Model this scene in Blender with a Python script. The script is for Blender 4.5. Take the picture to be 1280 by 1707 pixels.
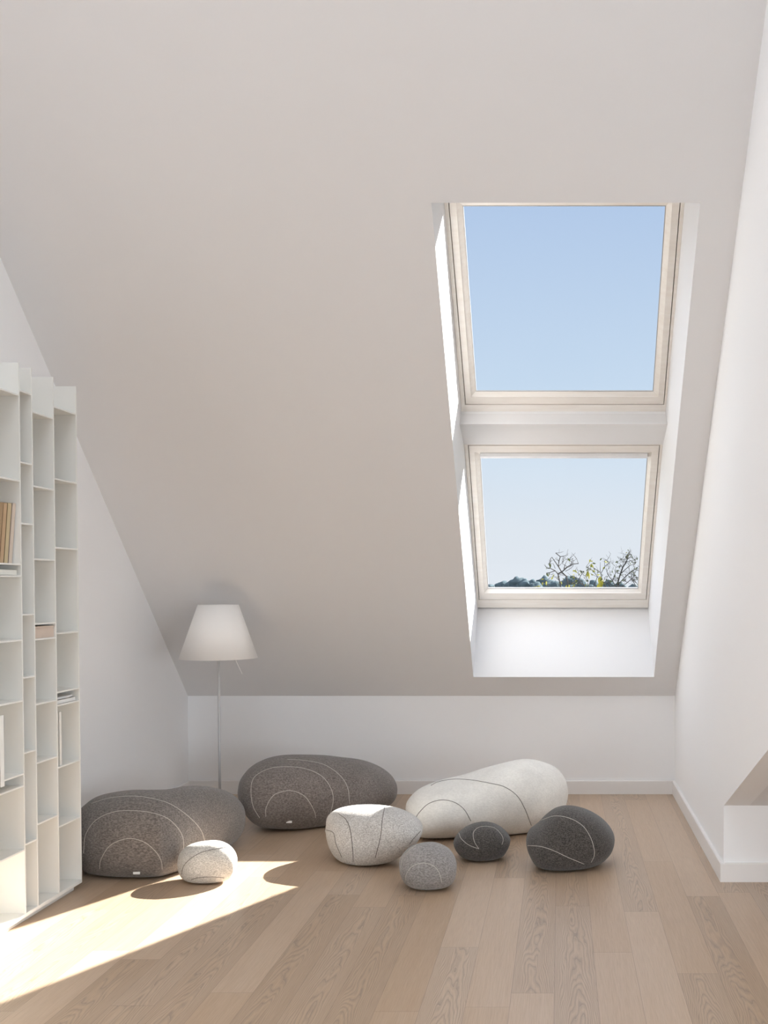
import bpy, bmesh, math, random
from mathutils import Vector, Matrix, noise
from mathutils.bvhtree import BVHTree
for o in list(bpy.data.objects): bpy.data.objects.remove(o)
SC = bpy.context.scene
COL = SC.collection

# ------------------------------------------------------------------ camera
F = 1660.0; PX = 933.0; PY = 1020.0; EYE = 1.37
PITCH = math.atan(40.0 / F)
cam_d = bpy.data.cameras.new('camera'); cam = bpy.data.objects.new('camera', cam_d); COL.objects.link(cam)
cam_d.sensor_fit = 'VERTICAL'; cam_d.sensor_height = 36.0; cam_d.lens = F / 1707.0 * 36.0
cam_d.shift_x = -(PX - 640.0) / 1707.0; cam_d.shift_y = (PY - 853.5) / 1707.0
cam_d.clip_start = 0.05; cam_d.clip_end = 2000
cam.location = (0, 0, EYE); cam.rotation_euler = (math.pi / 2 - PITCH, 0, 0)
SC.camera = cam
vs = SC.view_settings; vs.view_transform = 'Standard'; vs.look = 'None'; vs.gamma = 1.0; vs.use_curve_mapping = False
vs.exposure = 0.34
SC.cycles.max_bounces = 12; SC.cycles.diffuse_bounces = 8; SC.cycles.transparent_max_bounces = 16

def lin(r, g, b):
    f = lambda c: (c / 255 / 12.92) if c / 255 <= 0.04045 else ((c / 255 + 0.055) / 1.055) ** 2.4
    return (f(r), f(g), f(b), 1.0)

# ------------------------------------------------------------------ world
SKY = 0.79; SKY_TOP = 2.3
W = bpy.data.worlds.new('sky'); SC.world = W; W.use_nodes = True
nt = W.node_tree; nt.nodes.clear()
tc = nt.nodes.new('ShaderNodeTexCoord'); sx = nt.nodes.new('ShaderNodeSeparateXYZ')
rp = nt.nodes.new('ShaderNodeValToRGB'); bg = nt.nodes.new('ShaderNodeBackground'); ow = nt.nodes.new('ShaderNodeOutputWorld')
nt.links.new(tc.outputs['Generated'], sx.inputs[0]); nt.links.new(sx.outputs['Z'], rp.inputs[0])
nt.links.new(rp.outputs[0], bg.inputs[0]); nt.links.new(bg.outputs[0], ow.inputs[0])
cr = rp.color_ramp
cr.elements[0].position = 0.0; cr.elements[0].color = lin(228, 234, 242)
cr.elements[1].position = 1.0; cr.elements[1].color = lin(235, 240, 250)
for p, c in ((0.06, (225, 233, 242)), (0.13, (213, 228, 243)), (0.20, (200, 220, 241)), (0.36, (180, 203, 234)), (0.5, (172, 198, 232))):
    e = cr.elements.new(p); e.color = lin(*c)
mr = nt.nodes.new('ShaderNodeMapRange'); mr.interpolation_type = 'SMOOTHSTEP'      # unseen overhead sky brightened as added fill light
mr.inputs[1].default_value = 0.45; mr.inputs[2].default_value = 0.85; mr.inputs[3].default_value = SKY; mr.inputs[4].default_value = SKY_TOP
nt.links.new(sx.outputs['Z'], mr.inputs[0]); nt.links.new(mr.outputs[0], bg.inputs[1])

# ------------------------------------------------------------------ sun
SUN_A, SUN_B = 1.105, 1.231
SUN_E = 20.5
sd = bpy.data.lights.new('sun', 'SUN'); so = bpy.data.objects.new('sun', sd); COL.objects.link(so)
sd.energy = SUN_E; sd.angle = math.radians(0.53); sd.color = (1.0, 0.965, 0.92)
so.rotation_euler = Vector((-SUN_A, -SUN_B, -1.0)).to_track_quat('-Z', 'Y').to_euler()
so.location = (6, 14, 12)

# unseen fill lamps added in the right alcove and near the ridge
SIDE_E = 98.0; RIDGE_E = 28.0
def fill_lamp(name, loc, rot, sx_, sy_, e, col):
    ad = bpy.data.lights.new(name, 'AREA'); ao = bpy.data.objects.new(name, ad); COL.objects.link(ao)
    ad.shape = 'RECTANGLE'; ad.size = sx_; ad.size_y = sy_; ad.energy = e; ad.color = col
    ao.location = loc; ao.rotation_euler = [math.radians(v) for v in rot]
fill_lamp('side_fill', (3.14, -0.6, 1.25), (90, 0, 90), 2.4, 1.5, SIDE_E, (0.84, 0.925, 1.0))
fill_lamp('ridge_fill', (-0.9, 1.3, 5.15), (16, 0, 0), 1.8, 1.1, RIDGE_E, (0.84, 0.925, 1.0))

# ------------------------------------------------------------------ projection helpers
def ray(px, py):
    x = (px - PX) / F; u = -(py - PY) / F
    dy = math.cos(PITCH) + u * math.sin(PITCH); dz = -math.sin(PITCH) + u * math.cos(PITCH)
    return x / dy, dz / dy          # per metre of depth
def at_depth(px, py, y): rx, rz = ray(px, py); return Vector((rx * y, y, EYE + rz * y))
def at_z(px, py, z): rx, rz = ray(px, py); y = (z - EYE) / rz; return Vector((rx * y, y, z))
def at_x(px, py, x): rx, rz = ray(px, py); y = x / rx; return Vector((x, y, EYE + rz * y))

YB = at_z(720, 1323, 0).y                       # back knee wall
XL = at_depth(313, 1160, YB).x; XR = at_depth(1125, 1160, YB).x
ZK = at_depth(720, 1160, YB).z
_p = at_x(0, 428, XL); M = (_p.z - ZK) / (YB - _p.y)   # roof slope
NL = math.sqrt(1 + M * M)
def on_roof(px, py, D=0.0):                      # pixel to the roof plane pushed outward by D
    rx, rz = ray(px, py)
    y = (ZK + M * YB + D * NL - EYE) / (rz + M)
    return Vector((rx * y, y, EYE + rz * y))
NRM = Vector((0, M, 1)) / NL                     # outward normal of the slope
def roof_z(y): return ZK + M * (YB - y)
YR = 1.9; ZR = roof_z(YR); YF = -7.0; ZF = 2.75     # ridge, rear gable wall
DF = 0.50                                        # face of the window frames
print('GEOM', YB, XL, XR, ZK, M, math.degrees(math.atan(M)), ZR, YF)
a = on_roof(789, 1128); b = on_roof(796, 1013, DF)
print('REVEAL', a, b, 'in-slope comp', (b - a).dot(Vector((0, -1, M)).normalized()))

# ------------------------------------------------------------------ materials
def new_mat(name):
    m = bpy.data.materials.new(name); m.use_nodes = True
    n = m.node_tree.nodes; return m, n, m.node_tree.links, n['Principled BSDF']
def simple(name, col, rough=0.6, metal=0.0, bump=0.0, scale=200, spec=None, var=0.0):
    m, n, l, p = new_mat(name)
    p.inputs['Base Color'].default_value = col; p.inputs['Roughness'].default_value = rough
    p.inputs['Metallic'].default_value = metal
    if spec is not None: p.inputs['Specular IOR Level'].default_value = spec
    t = n.new('ShaderNodeTexCoord'); ns = n.new('ShaderNodeTexNoise'); ns.inputs['Scale'].default_value = scale
    l.new(t.outputs['Object'], ns.inputs['Vector'])
    if bump:
        b = n.new('ShaderNodeBump'); b.inputs['Strength'].default_value = bump; b.inputs['Distance'].default_value = 0.002
        l.new(ns.outputs['Fac'], b.inputs['Height']); l.new(b.outputs[0], p.inputs['Normal'])
    if var:
        mx = n.new('ShaderNodeMix'); mx.data_type = 'RGBA'
        mx.inputs[6].default_value = [c * (1 - var) for c in col[:3]] + [1]; mx.inputs[7].default_value = [min(1, c * (1 + var)) for c in col[:3]] + [1]
        l.new(ns.outputs['Fac'], mx.inputs[0]); l.new(mx.outputs[2], p.inputs['Base Color'])
    return m
M_WALL = simple('wall_paint_lifted', (0.895, 0.895, 0.90, 1), 0.85, bump=0.05, scale=260, spec=0.2)  # made lighter than the ceiling to make up for weak light low down
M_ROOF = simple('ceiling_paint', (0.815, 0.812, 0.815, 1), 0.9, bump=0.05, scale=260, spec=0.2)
M_TRIM = simple('trim_paint', (0.82, 0.80, 0.785, 1), 0.45, spec=0.4)
M_REV = simple('reveal_paint', (0.76, 0.76, 0.765, 1), 0.8, spec=0.2)
M_CASE = simple('shelf_lacquer', (0.80, 0.795, 0.76, 1), 0.4, spec=0.4)
M_METAL = simple('satin_metal', (0.55, 0.55, 0.56, 1), 0.5, 0.3)
M_SHADE = simple('lamp_shade_fabric', (0.92, 0.905, 0.885, 1), 0.7, bump=0.03, spec=0.2)
M_GAP = simple('dark_seal', (0.12, 0.10, 0.08, 1), 0.8)
M_GREYSEAL = simple('grey_seal', (0.45, 0.45, 0.46, 1), 0.6)

def wood_sash():
    m, n, l, p = new_mat('pale_pine')
    t = n.new('ShaderNodeTexCoord'); mp = n.new('ShaderNodeMapping'); mp.inputs['Scale'].default_value = (3, 30, 30)
    ns = n.new('ShaderNodeTexNoise'); ns.inputs['Scale'].default_value = 1.5; ns.inputs['Detail'].default_value = 4
    r = n.new('ShaderNodeValToRGB'); r.color_ramp.elements[0].position = .3; r.color_ramp.elements[0].color = (0.80, 0.755, 0.70, 1)
    r.color_ramp.elements[1].position = .7; r.color_ramp.elements[1].color = (0.85, 0.82, 0.775, 1)
    l.new(t.outputs['Object'], mp.inputs[0]); l.new(mp.outputs[0], ns.inputs['Vector']); l.new(ns.outputs['Fac'], r.inputs[0])
    l.new(r.outputs[0], p.inputs['Base Color']); p.inputs['Roughness'].default_value = 0.45
    return m
M_PINE = wood_sash()

def glass():
    m, n, l, p = new_mat('window_glass'); n.remove(p); out = n['Material Output']
    tr = n.new('ShaderNodeBsdfTransparent'); tr.inputs[0].default_value = (0.985, 0.99, 0.99, 1)
    gl = n.new('ShaderNodeBsdfGlossy'); gl.inputs['Roughness'].default_value = 0.02
    fr = n.new('ShaderNodeFresnel'); fr.inputs[0].default_value = 1.25; mx = n.new('ShaderNodeMixShader')
    l.new(fr.outputs[0], mx.inputs[0]); l.new(tr.outputs[0], mx.inputs[1]); l.new(gl.outputs[0], mx.inputs[2]); l.new(mx.outputs[0], out.inputs[0])
    return m
M_GLASS = glass()

def floor_mat():
    m, n, l, p = new_mat('oak_planks')
    def math_(op, a, b=None, c=None):
        k = n.new('ShaderNodeMath'); k.operation = op
        for i, v in enumerate((a, b, c)):
            if v is None: continue
            if isinstance(v, (int, float)): k.inputs[i].default_value = v
            else: l.new(v, k.inputs[i])
        return k.outputs[0]
    t = n.new('ShaderNodeTexCoord'); s = n.new('ShaderNodeSeparateXYZ'); l.new(t.outputs['Object'], s.inputs[0])
    x, y = s.outputs['X'], s.outputs['Y']
    WD = 0.1455
    u = math_('DIVIDE', math_('ADD', x, 0.0195 + WD * 40), WD)
    ui = math_('FLOOR', u); uf = math_('FRACT', u)
    wn = n.new('ShaderNodeTexWhiteNoise'); wn.noise_dimensions = '1D'; l.new(ui, wn.inputs['W'])
    v = math_('ADD', math_('DIVIDE', y, 1.45), math_('MULTIPLY', wn.outputs['Value'], 7.3))
    vi = math_('FLOOR', v); vf = math_('FRACT', v)
    idv = n.new('ShaderNodeCombineXYZ'); l.new(ui, idv.inputs[0]); l.new(vi, idv.inputs[1])
    w2 = n.new('ShaderNodeTexWhiteNoise'); w2.noise_dimensions = '3D'; l.new(idv.outputs[0], w2.inputs['Vector'])
    rnd = w2.outputs['Value']; rc = n.new('ShaderNodeSeparateXYZ'); l.new(w2.outputs['Color'], rc.inputs[0])
    r2, r3 = rc.outputs['X'], rc.outputs['Y']
    # local plank coordinates
    xc = math_('MULTIPLY', math_('SUBTRACT', uf, math_('ADD', 0.35, math_('MULTIPLY', r2, 0.3))), WD)
    cv = n.new('ShaderNodeCombineXYZ'); l.new(math_('MULTIPLY', xc, 7.0), cv.inputs[0])
    l.new(math_('MULTIPLY', y, 0.9), cv.inputs[1]); l.new(math_('MULTIPLY', rnd, 37.0), cv.inputs[2])
    n1 = n.new('ShaderNodeTexNoise'); n1.inputs['Scale'].default_value = 1.6; n1.inputs['Detail'].default_value = 2.0; n1.inputs['Roughness'].default_value = 0.5
    l.new(cv.outputs[0], n1.inputs['Vector'])
    cv3 = n.new('ShaderNodeCombineXYZ'); l.new(math_('MULTIPLY', xc, 40.0), cv3.inputs[0])
    l.new(math_('MULTIPLY', y, 9.0), cv3.inputs[1]); l.new(math_('MULTIPLY', rnd, 11.0), cv3.inputs[2])
    n3 = n.new('ShaderNodeTexNoise'); n3.inputs['Scale'].default_value = 1.0; n3.inputs['Detail'].default_value = 2.0
    l.new(cv3.outputs[0], n3.inputs['Vector'])
    # cathedral: parabola across the plank, advancing along it
    q = math_('MULTIPLY', math_('MULTIPLY', xc, xc), 420.0)
    fld = math_('ADD', math_('ADD', math_('MULTIPLY', n1.outputs['Fac'], 4.2), math_('MULTIPLY', q, 1.2)),
                math_('ADD', math_('MULTIPLY', y, 1.6), math_('MULTIPLY', n3.outputs['Fac'], 0.35)))
    ring = math_('FRACT', math_('MULTIPLY', fld, 3.2))
    rr = n.new('ShaderNodeValToRGB'); rr.color_ramp.elements[0].position = 0.0; rr.color_ramp.elements[0].color = (1, 1, 1, 1)
    rr.color_ramp.elements[1].position = 1.0; rr.color_ramp.elements[1].color = (0, 0, 0, 1)
    e = rr.color_ramp.elements.new(0.25); e.color = (0.25, 0.25, 0.25, 1)
    e = rr.color_ramp.elements.new(0.6); e.color = (0, 0, 0, 1)
    e = rr.color_ramp.elements.new(0.94); e.color = (0.5, 0.5, 0.5, 1)
    l.new(ring, rr.inputs[0])
    strong = math_('MULTIPLY', math_('GREATER_THAN', r3, 0.5), 0.6)
    ringamt = math_('MULTIPLY', rr.outputs[0], math_('ADD', strong, 0.05))
    # fine straight pores
    cv4 = n.new('ShaderNodeCombineXYZ'); l.new(math_('MULTIPLY', x, 420.0), cv4.inputs[0]); l.new(math_('MULTIPLY', y, 9.0), cv4.inputs[1]); l.new(rnd, cv4.inputs[2])
    n4 = n.new('ShaderNodeTexNoise'); n4.inputs['Scale'].default_value = 1.0; n4.inputs['Detail'].default_value = 3.0
    l.new(cv4.outputs[0], n4.inputs['Vector'])
    cv5 = n.new('ShaderNodeCombineXYZ'); l.new(math_('MULTIPLY', x, 30.0), cv5.inputs[0]); l.new(math_('MULTIPLY', y, 1.8), cv5.inputs[1]); l.new(math_('MULTIPLY', rnd, 9.0), cv5.inputs[2])
    n5 = n.new('ShaderNodeTexNoise'); n5.inputs['Scale'].default_value = 1.0; n5.inputs['Detail'].default_value = 2.0
    l.new(cv5.outputs[0], n5.inputs['Vector'])
    base = n.new('ShaderNodeValToRGB'); b = base.color_ramp
    b.elements[0].position = 0.0; b.elements[0].color = FLOOR_C[0]
    b.elements[1].position = 1.0; b.elements[1].color = FLOOR_C[2]
    e = b.elements.new(0.5); e.color = FLOOR_C[1]
    l.new(math_('ADD', math_('MULTIPLY', rnd, 0.55), math_('MULTIPLY', n5.outputs['Fac'], 0.5)), base.inputs[0])
    mx = n.new('ShaderNodeMix'); mx.data_type = 'RGBA'; mx.inputs[7].default_value = (0.18, 0.14, 0.11, 1)
    l.new(base.outputs[0], mx.inputs[6]); l.new(ringamt, mx.inputs[0])
    mx2 = n.new('ShaderNodeMix'); mx2.data_type = 'RGBA'; mx2.blend_type = 'MULTIPLY'; mx2.inputs[0].default_value = 1.0
    pr = n.new('ShaderNodeValToRGB'); pr.color_ramp.elements[0].position = .3; pr.color_ramp.elements[0].color = (.86, .84, .82, 1)
    pr.color_ramp.elements[1].position = .6; pr.color_ramp.elements[1].color = (1, 1, 1, 1)
    l.new(n4.outputs['Fac'], pr.inputs[0]); l.new(mx.outputs[2], mx2.inputs[6]); l.new(pr.outputs[0], mx2.inputs[7])
    # seams
    sm = math_('MAXIMUM', math_('LESS_THAN', uf, 0.012), math_('LESS_THAN', vf, 0.0015))
    mx3 = n.new('ShaderNodeMix'); mx3.data_type = 'RGBA'; mx3.inputs[7].default_value = (0.16, 0.11, 0.075, 1)
    l.new(math_('MULTIPLY', sm, 0.55), mx3.inputs[0]); l.new(mx2.outputs[2], mx3.inputs[6])
    # knots
    l.new(mx3.outputs[2], p.inputs['Base Color'])
    p.inputs['Roughness'].default_value = 0.38; p.inputs['Specular IOR Level'].default_value = 0.85
    bp = n.new('ShaderNodeBump'); bp.inputs['Strength'].default_value = 0.12; bp.inputs['Distance'].default_value = 0.001
    l.new(math_('SUBTRACT', n4.outputs['Fac'], sm), bp.inputs['Height']); l.new(bp.outputs[0], p.inputs['Normal'])
    return m
FLOOR_C = [(0.40, 0.275, 0.17, 1), (0.48, 0.35, 0.24, 1), (0.54, 0.415, 0.305, 1)]
M_FLOOR = floor_mat()

def felt(name, c1, c2, c3=None, scale=190, bump=0.5, lo=.38, hi=.62):
    m, n, l, p = new_mat(name)
    t = n.new('ShaderNodeTexCoord')
    mp = n.new('ShaderNodeMapping'); mp.inputs['Scale'].default_value = (0.6, 1, 1.2); l.new(t.outputs['Object'], mp.inputs[0])
    a = n.new('ShaderNodeTexNoise'); a.inputs['Scale'].default_value = scale; a.inputs['Detail'].default_value = 3; a.inputs['Roughness'].default_value = .65
    g = n.new('ShaderNodeTexNoise'); g.inputs['Scale'].default_value = 9; g.inputs['Detail'].default_value = 3
    l.new(mp.outputs[0], a.inputs['Vector']); l.new(t.outputs['Object'], g.inputs['Vector'])
    r = n.new('ShaderNodeValToRGB'); r.color_ramp.elements[0].position = lo; r.color_ramp.elements[0].color = c1
    r.color_ramp.elements[1].position = hi; r.color_ramp.elements[1].color = c2
    l.new(a.outputs['Fac'], r.inputs[0])
    mx = n.new('ShaderNodeMix'); mx.data_type = 'RGBA'; mx.blend_type = 'MULTIPLY'; mx.inputs[0].default_value = 1
    r2 = n.new('ShaderNodeValToRGB'); r2.color_ramp.elements[0].position = .3; r2.color_ramp.elements[0].color = (.88, .88, .88, 1)
    r2.color_ramp.elements[1].position = .7; r2.color_ramp.elements[1].color = (1, 1, 1, 1)
    l.new(g.outputs['Fac'], r2.inputs[0]); l.new(r.outputs[0], mx.inputs[6]); l.new(r2.outputs[0], mx.inputs[7])
    l.new(mx.outputs[2], p.inputs['Base Color']); p.inputs['Roughness'].default_value = .95; p.inputs['Specular IOR Level'].default_value = .1
    p.inputs['Sheen Weight'].default_value = .25; p.inputs['Sheen Roughness'].default_value = .6
    b = n.new('ShaderNodeBump'); b.inputs['Strength'].default_value = bump; b.inputs['Distance'].default_value = .004
    l.new(a.outputs['Fac'], b.inputs['Height']); l.new(b.outputs[0], p.inputs['Normal'])
    return m

# ------------------------------------------------------------------ mesh helpers
def obj(name, bm, mat, parent=None, smooth=False):
    me = bpy.data.meshes.new(name); bmesh.ops.recalc_face_normals(bm, faces=bm.faces); bm.to_mesh(me); bm.free()
    me.materials.append(mat)
    if smooth:
        for f in me.polygons: f.use_smooth = True
    o = bpy.data.objects.new(name, me); COL.objects.link(o)
    if parent is not None:
        o.parent = parent; o.matrix_parent_inverse = parent.matrix_basis.inverted()
    return o
def tag(o, label=None, cat=None, group=None, kind=None):
    if label: o['label'] = label
    if cat: o['category'] = cat
    if group: o['group'] = group
    if kind: o['kind'] = kind
    return o
def empty(name, loc, label, cat, group=None):
    o = bpy.data.objects.new(name, None); COL.objects.link(o); o.location = loc
    o.empty_display_size = 0.1
    return tag(o, label, cat, group)
def face(bm, pts): return bm.faces.new([bm.verts.new(Vector(p)) for p in pts])
def box(bm, x0, x1, y0, y1, z0, z1, bevel=0.0):
    vs = [bm.verts.new(v) for v in ((x0,y0,z0),(x1,y0,z0),(x1,y1,z0),(x0,y1,z0),(x0,y0,z1),(x1,y0,z1),(x1,y1,z1),(x0,y1,z1))]
    fs = [bm.faces.new([vs[i] for i in q]) for q in ((0,3,2,1),(4,5,6,7),(0,1,5,4),(1,2,6,5),(2,3,7,6),(3,0,4,7))]
    if bevel:
        es = list({e for f in fs for e in f.edges})
        bmesh.ops.bevel(bm, geom=es, offset=bevel, segments=2, affect='EDGES')
    return bm
def prism(bm, pts, vec):                      # polygon swept along vec
    vec = Vector(vec); a = [bm.verts.new(Vector(p)) for p in pts]; b = [bm.verts.new(Vector(p) + vec) for p in pts]
    bm.faces.new(a); bm.faces.new(b[::-1]); n = len(a)
    for i in range(n): bm.faces.new((a[i], a[(i+1) % n], b[(i+1) % n], b[i]))
    return bm
def tube(bm, pts, rad, seg=8, cap=True):
    pts = [Vector(p) for p in pts]
    rads = rad if isinstance(rad, (list, tuple)) else [rad] * len(pts)
    rings = []; up = Vector((0.13, 0.31, 0.94))
    for i, p in enumerate(pts):
        d = (pts[min(i+1, len(pts)-1)] - pts[max(i-1, 0)])
        d = d.normalized() if d.length > 1e-9 else Vector((0, 0, 1))
        a = d.cross(up); a = a.normalized() if a.length > 1e-4 else d.orthogonal().normalized()
        b = d.cross(a)
        rings.append([bm.verts.new(p + (a * math.cos(t) + b * math.sin(t)) * rads[i]) for t in [2*math.pi*k/seg for k in range(seg)]])
    for r, s in zip(rings, rings[1:]):
        for k in range(seg): bm.faces.new((r[k], r[(k+1) % seg], s[(k+1) % seg], s[k]))
    if cap: bm.faces.new(rings[0][::-1]); bm.faces.new(rings[-1])
    return bm
def lathe(bm, prof, c, seg=48, closed=False):
    rings = [[bm.verts.new((c[0] + r*math.cos(2*math.pi*k/seg), c[1] + r*math.sin(2*math.pi*k/seg), c[2] + z)) for k in range(seg)] for r, z in prof]
    pr = list(zip(rings, rings[1:])) + ([(rings[-1], rings[0])] if closed else [])
    for r, s in pr:
        for k in range(seg): bm.faces.new((r[k], r[(k+1) % seg], s[(k+1) % seg], s[k]))
    if not closed:
        if prof[0][0] > 1e-4: bm.faces.new(rings[0][::-1])
        if prof[-1][0] > 1e-4: bm.faces.new(rings[-1])
    return bm
def ring_loft(bm, rings):                     # consecutive closed corner loops
    vr = [[bm.verts.new(Vector(p)) for p in r] for r in rings]
    for r, s in zip(vr, vr[1:]):
        n = len(r)
        for k in range(n): bm.faces.new((r[k], r[(k+1) % n], s[(k+1) % n], s[k]))
    return bm

# ------------------------------------------------------------------ room shell
TH = 0.25
XA = XR + 2.4                                  # far side of the right hand alcove
bm = bmesh.new(); box(bm, XL - TH, XA + TH, YF - TH, YB + TH, -0.2, 0.0)
tag(obj('floor', bm, M_FLOOR), 'pale oak plank floor running towards the window wall', kind='structure')
bm = bmesh.new(); box(bm, XL, XR + 0.9, YB, YB + TH, 0.0, ZK + 0.0)
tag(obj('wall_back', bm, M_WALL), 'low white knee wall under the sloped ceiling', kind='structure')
# left gable
top = 0.5
bm = bmesh.new(); prism(bm, [(XL, YB + TH, 0), (XL, YB + TH, roof_z(YB + TH)), (XL, YR, ZR + .15), (XL, YF - TH, ZF), (XL, YF - TH, 0)], (-TH, 0, 0))
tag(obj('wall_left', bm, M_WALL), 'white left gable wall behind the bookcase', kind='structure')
# right wall with the low opening into the alcove
yk = at_x(1206, 1443, XR); yk2 = at_x(1208, 1345, XR); yd = at_x(1280, 1255, XR)
YA = yk.y; ZA = yk2.z; MA = (yd.z - yk2.z) / (yk2.y - yd.y)
print('ALCOVE', YA, ZA, MA)
def alc_z(y): return ZA + MA * (YA - y)
YQ = YA - (2.3 - ZA) / MA
bm = bmesh.new()
prism(bm, [(XR, YB + TH, 0), (XR, YB + TH, roof_z(YB + TH)), (XR, YR, ZR + .15), (XR, YF - TH, ZF), (XR, YF - TH, 2.3),
           (XR, YQ, 2.3), (XR, YA, ZA), (XR, YA, 0)], (0.12, 0, 0))
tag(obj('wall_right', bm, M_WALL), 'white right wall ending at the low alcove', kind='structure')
bm = bmesh.new(); box(bm, XR + 0.12, XA, YA, YA + 0.12, 0, ZA)
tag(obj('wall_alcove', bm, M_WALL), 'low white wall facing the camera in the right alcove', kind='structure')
bm = bmesh.new(); prism(bm, [(XR + .12, YA + .12, ZA - MA * .12), (XR + .12, YQ, 2.3), (XR + .12, YF - TH, 2.3), (XR + .12, YF - TH, 2.5), (XR + .12, YQ, 2.6), (XR + .12, YA + .12, ZA + .3)], (XA - XR, 0, 0))
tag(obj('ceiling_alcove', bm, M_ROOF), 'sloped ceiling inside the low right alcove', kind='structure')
bm = bmesh.new(); box(bm, XA, XA + TH, YF - TH, -1.85, 0, 3.2); box(bm, XA, XA + TH, .65, YA + .12, 0, 3.2); box(bm, XA, XA + TH, -1.85, .65, 0, .48); box(bm, XA, XA + TH, -1.85, .65, 2.02, 3.2)  # hole in this unseen wall added for the side fill lamp
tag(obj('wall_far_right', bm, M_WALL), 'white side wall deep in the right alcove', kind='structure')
GX0, GX1, GZ0, GZ1 = -2.2, 2.6, 0.1, 2.5          # unglazed opening added in the rear wall to let sky light in
bm = bmesh.new()
for q in ((XL - TH, GX0, 0, ZF + .1), (GX1, XA + TH, 0, ZF + .1), (GX0, GX1, 0, GZ0), (GX0, GX1, GZ1, ZF + .1)): box(bm, q[0], q[1], YF - TH, YF, q[2], q[3])
tag(obj('wall_rear', bm, M_WALL), 'white wall behind the camera with a wide opening added for light', kind='structure')

# window opening corners (tl, tr, br, bl)
OPEN = [on_roof(719, 338), on_roof(1167, 338), on_roof(1090, 1128.5), on_roof(789, 1128.5)]
DO = DF + 0.10
def lx(y): return 740.3 + (796 - 740.3) * (y - 338) / (1013 - 338)
def rxx(y): return 1141 + (1080 - 1141) * (y - 338) / (1013 - 338)
FO = [on_roof(lx(302), 302, DF), on_roof(rxx(302), 302, DF), on_roof(rxx(1013), 1013, DF), on_roof(lx(1013), 1013, DF)]
FO2 = [p + NRM * (DO - DF) for p in FO]
def inner(x, y): return Vector((x, y, roof_z(y)))
def outer(x, y): return Vector((x, y, roof_z(y))) + NRM * DO
XW0, XW1 = XL - TH, XR + TH
y_lo, y_hi = YB + TH, YR
bm = bmesh.new()
ic = [inner(XW0, y_hi), inner(XW1, y_hi), inner(XW1, y_lo), inner(XW0, y_lo)]
oc = [outer(XW0, y_hi), outer(XW1, y_hi), outer(XW1, y_lo), outer(XW0, y_lo)]
ring_loft(bm, [OPEN, ic, oc, FO2])
bmesh.ops.remove_doubles(bm, verts=bm.verts, dist=1e-5)
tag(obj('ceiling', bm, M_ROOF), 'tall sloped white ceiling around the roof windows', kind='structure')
# thin plaster lining of the shaft (reveals)
def lerp(a, b, t): return a + (b - a) * t
bm = bmesh.new(); ring_loft(bm, [OPEN, FO2, [p + (p - sum(FO2, Vector()) / 4).normalized() * .012 for p in FO2], [p - NRM * .0 + (p - sum(OPEN, Vector()) / 4).normalized() * .012 + NRM * .012 for p in OPEN]])
tag(obj('trim_1', bm, M_REV), 'bright white lining of the roof window shaft', kind='structure')

# rear slope behind the camera, with a hole added for the ridge fill lamp
def rp_(x, y, d=0): return Vector((x, y, ZR + (ZF - ZR) * (YR - y) / (YR - YF + TH) + d))
RX0, RX1, RY0, RY1 = -1.82, 0.02, 1.86, 0.74
bm = bmesh.new(); xs = [XW0, RX0, RX1, XW1]; ys = [YR, RY0, RY1, YF - TH]
for i in range(3):
    for j in range(3):
        if i == 1 and j == 1: continue
        for d in (0, .25): face(bm, [rp_(xs[i], ys[j], d), rp_(xs[i+1], ys[j], d), rp_(xs[i+1], ys[j+1], d), rp_(xs[i], ys[j+1], d)])
q = [(RX0, RY0), (RX1, RY0), (RX1, RY1), (RX0, RY1)]
for k in range(4):
    A, B = q[k], q[(k+1) % 4]; face(bm, [rp_(*A), rp_(*B), rp_(*B, .25), rp_(*A, .25)])
bmesh.ops.remove_doubles(bm, verts=bm.verts, dist=1e-5)
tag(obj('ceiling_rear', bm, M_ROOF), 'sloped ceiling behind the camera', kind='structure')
bm = bmesh.new(); box(bm, XW0, XW1, YR - .1, YR + .1, ZR + .02, ZR + .3)
tag(obj('trim_2', bm, M_ROOF), 'ridge of the roof', kind='structure')
# baseboards
BH = at_depth(720, 1302, YB - .018).z
def board(name, pts, label):
    bm = bmesh.new(); prism(bm, pts, (0, 0, BH))
    bmesh.ops.recalc_face_normals(bm, faces=bm.faces)
    es = [e for e in bm.edges if all(v.co.z > BH - 1e-4 for v in e.verts)]
    bmesh.ops.bevel(bm, geom=es, offset=.003, segments=2, affect='EDGES')
    tag(obj(name, bm, M_TRIM), label, kind='structure')
T = 0.018
board('baseboard_back', [(XL, YB - T, 0), (XR, YB - T, 0), (XR, YB, 0), (XL, YB, 0)], 'white baseboard along the low back wall')
board('baseboard_left', [(XL, YF, 0), (XL + T, YF, 0), (XL + T, YB - T, 0), (XL, YB - T, 0)], 'white baseboard along the left wall')
board('baseboard_right', [(XR - T, YA - T, 0), (XR, YA - T, 0), (XR, YB - T, 0), (XR - T, YB - T, 0)], 'white baseboard along the right wall')
board('baseboard_alcove', [(XR, YA - T, 0), (XA, YA - T, 0), (XA, YA, 0), (XR, YA, 0)], 'white baseboard along the low alcove wall')

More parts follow.
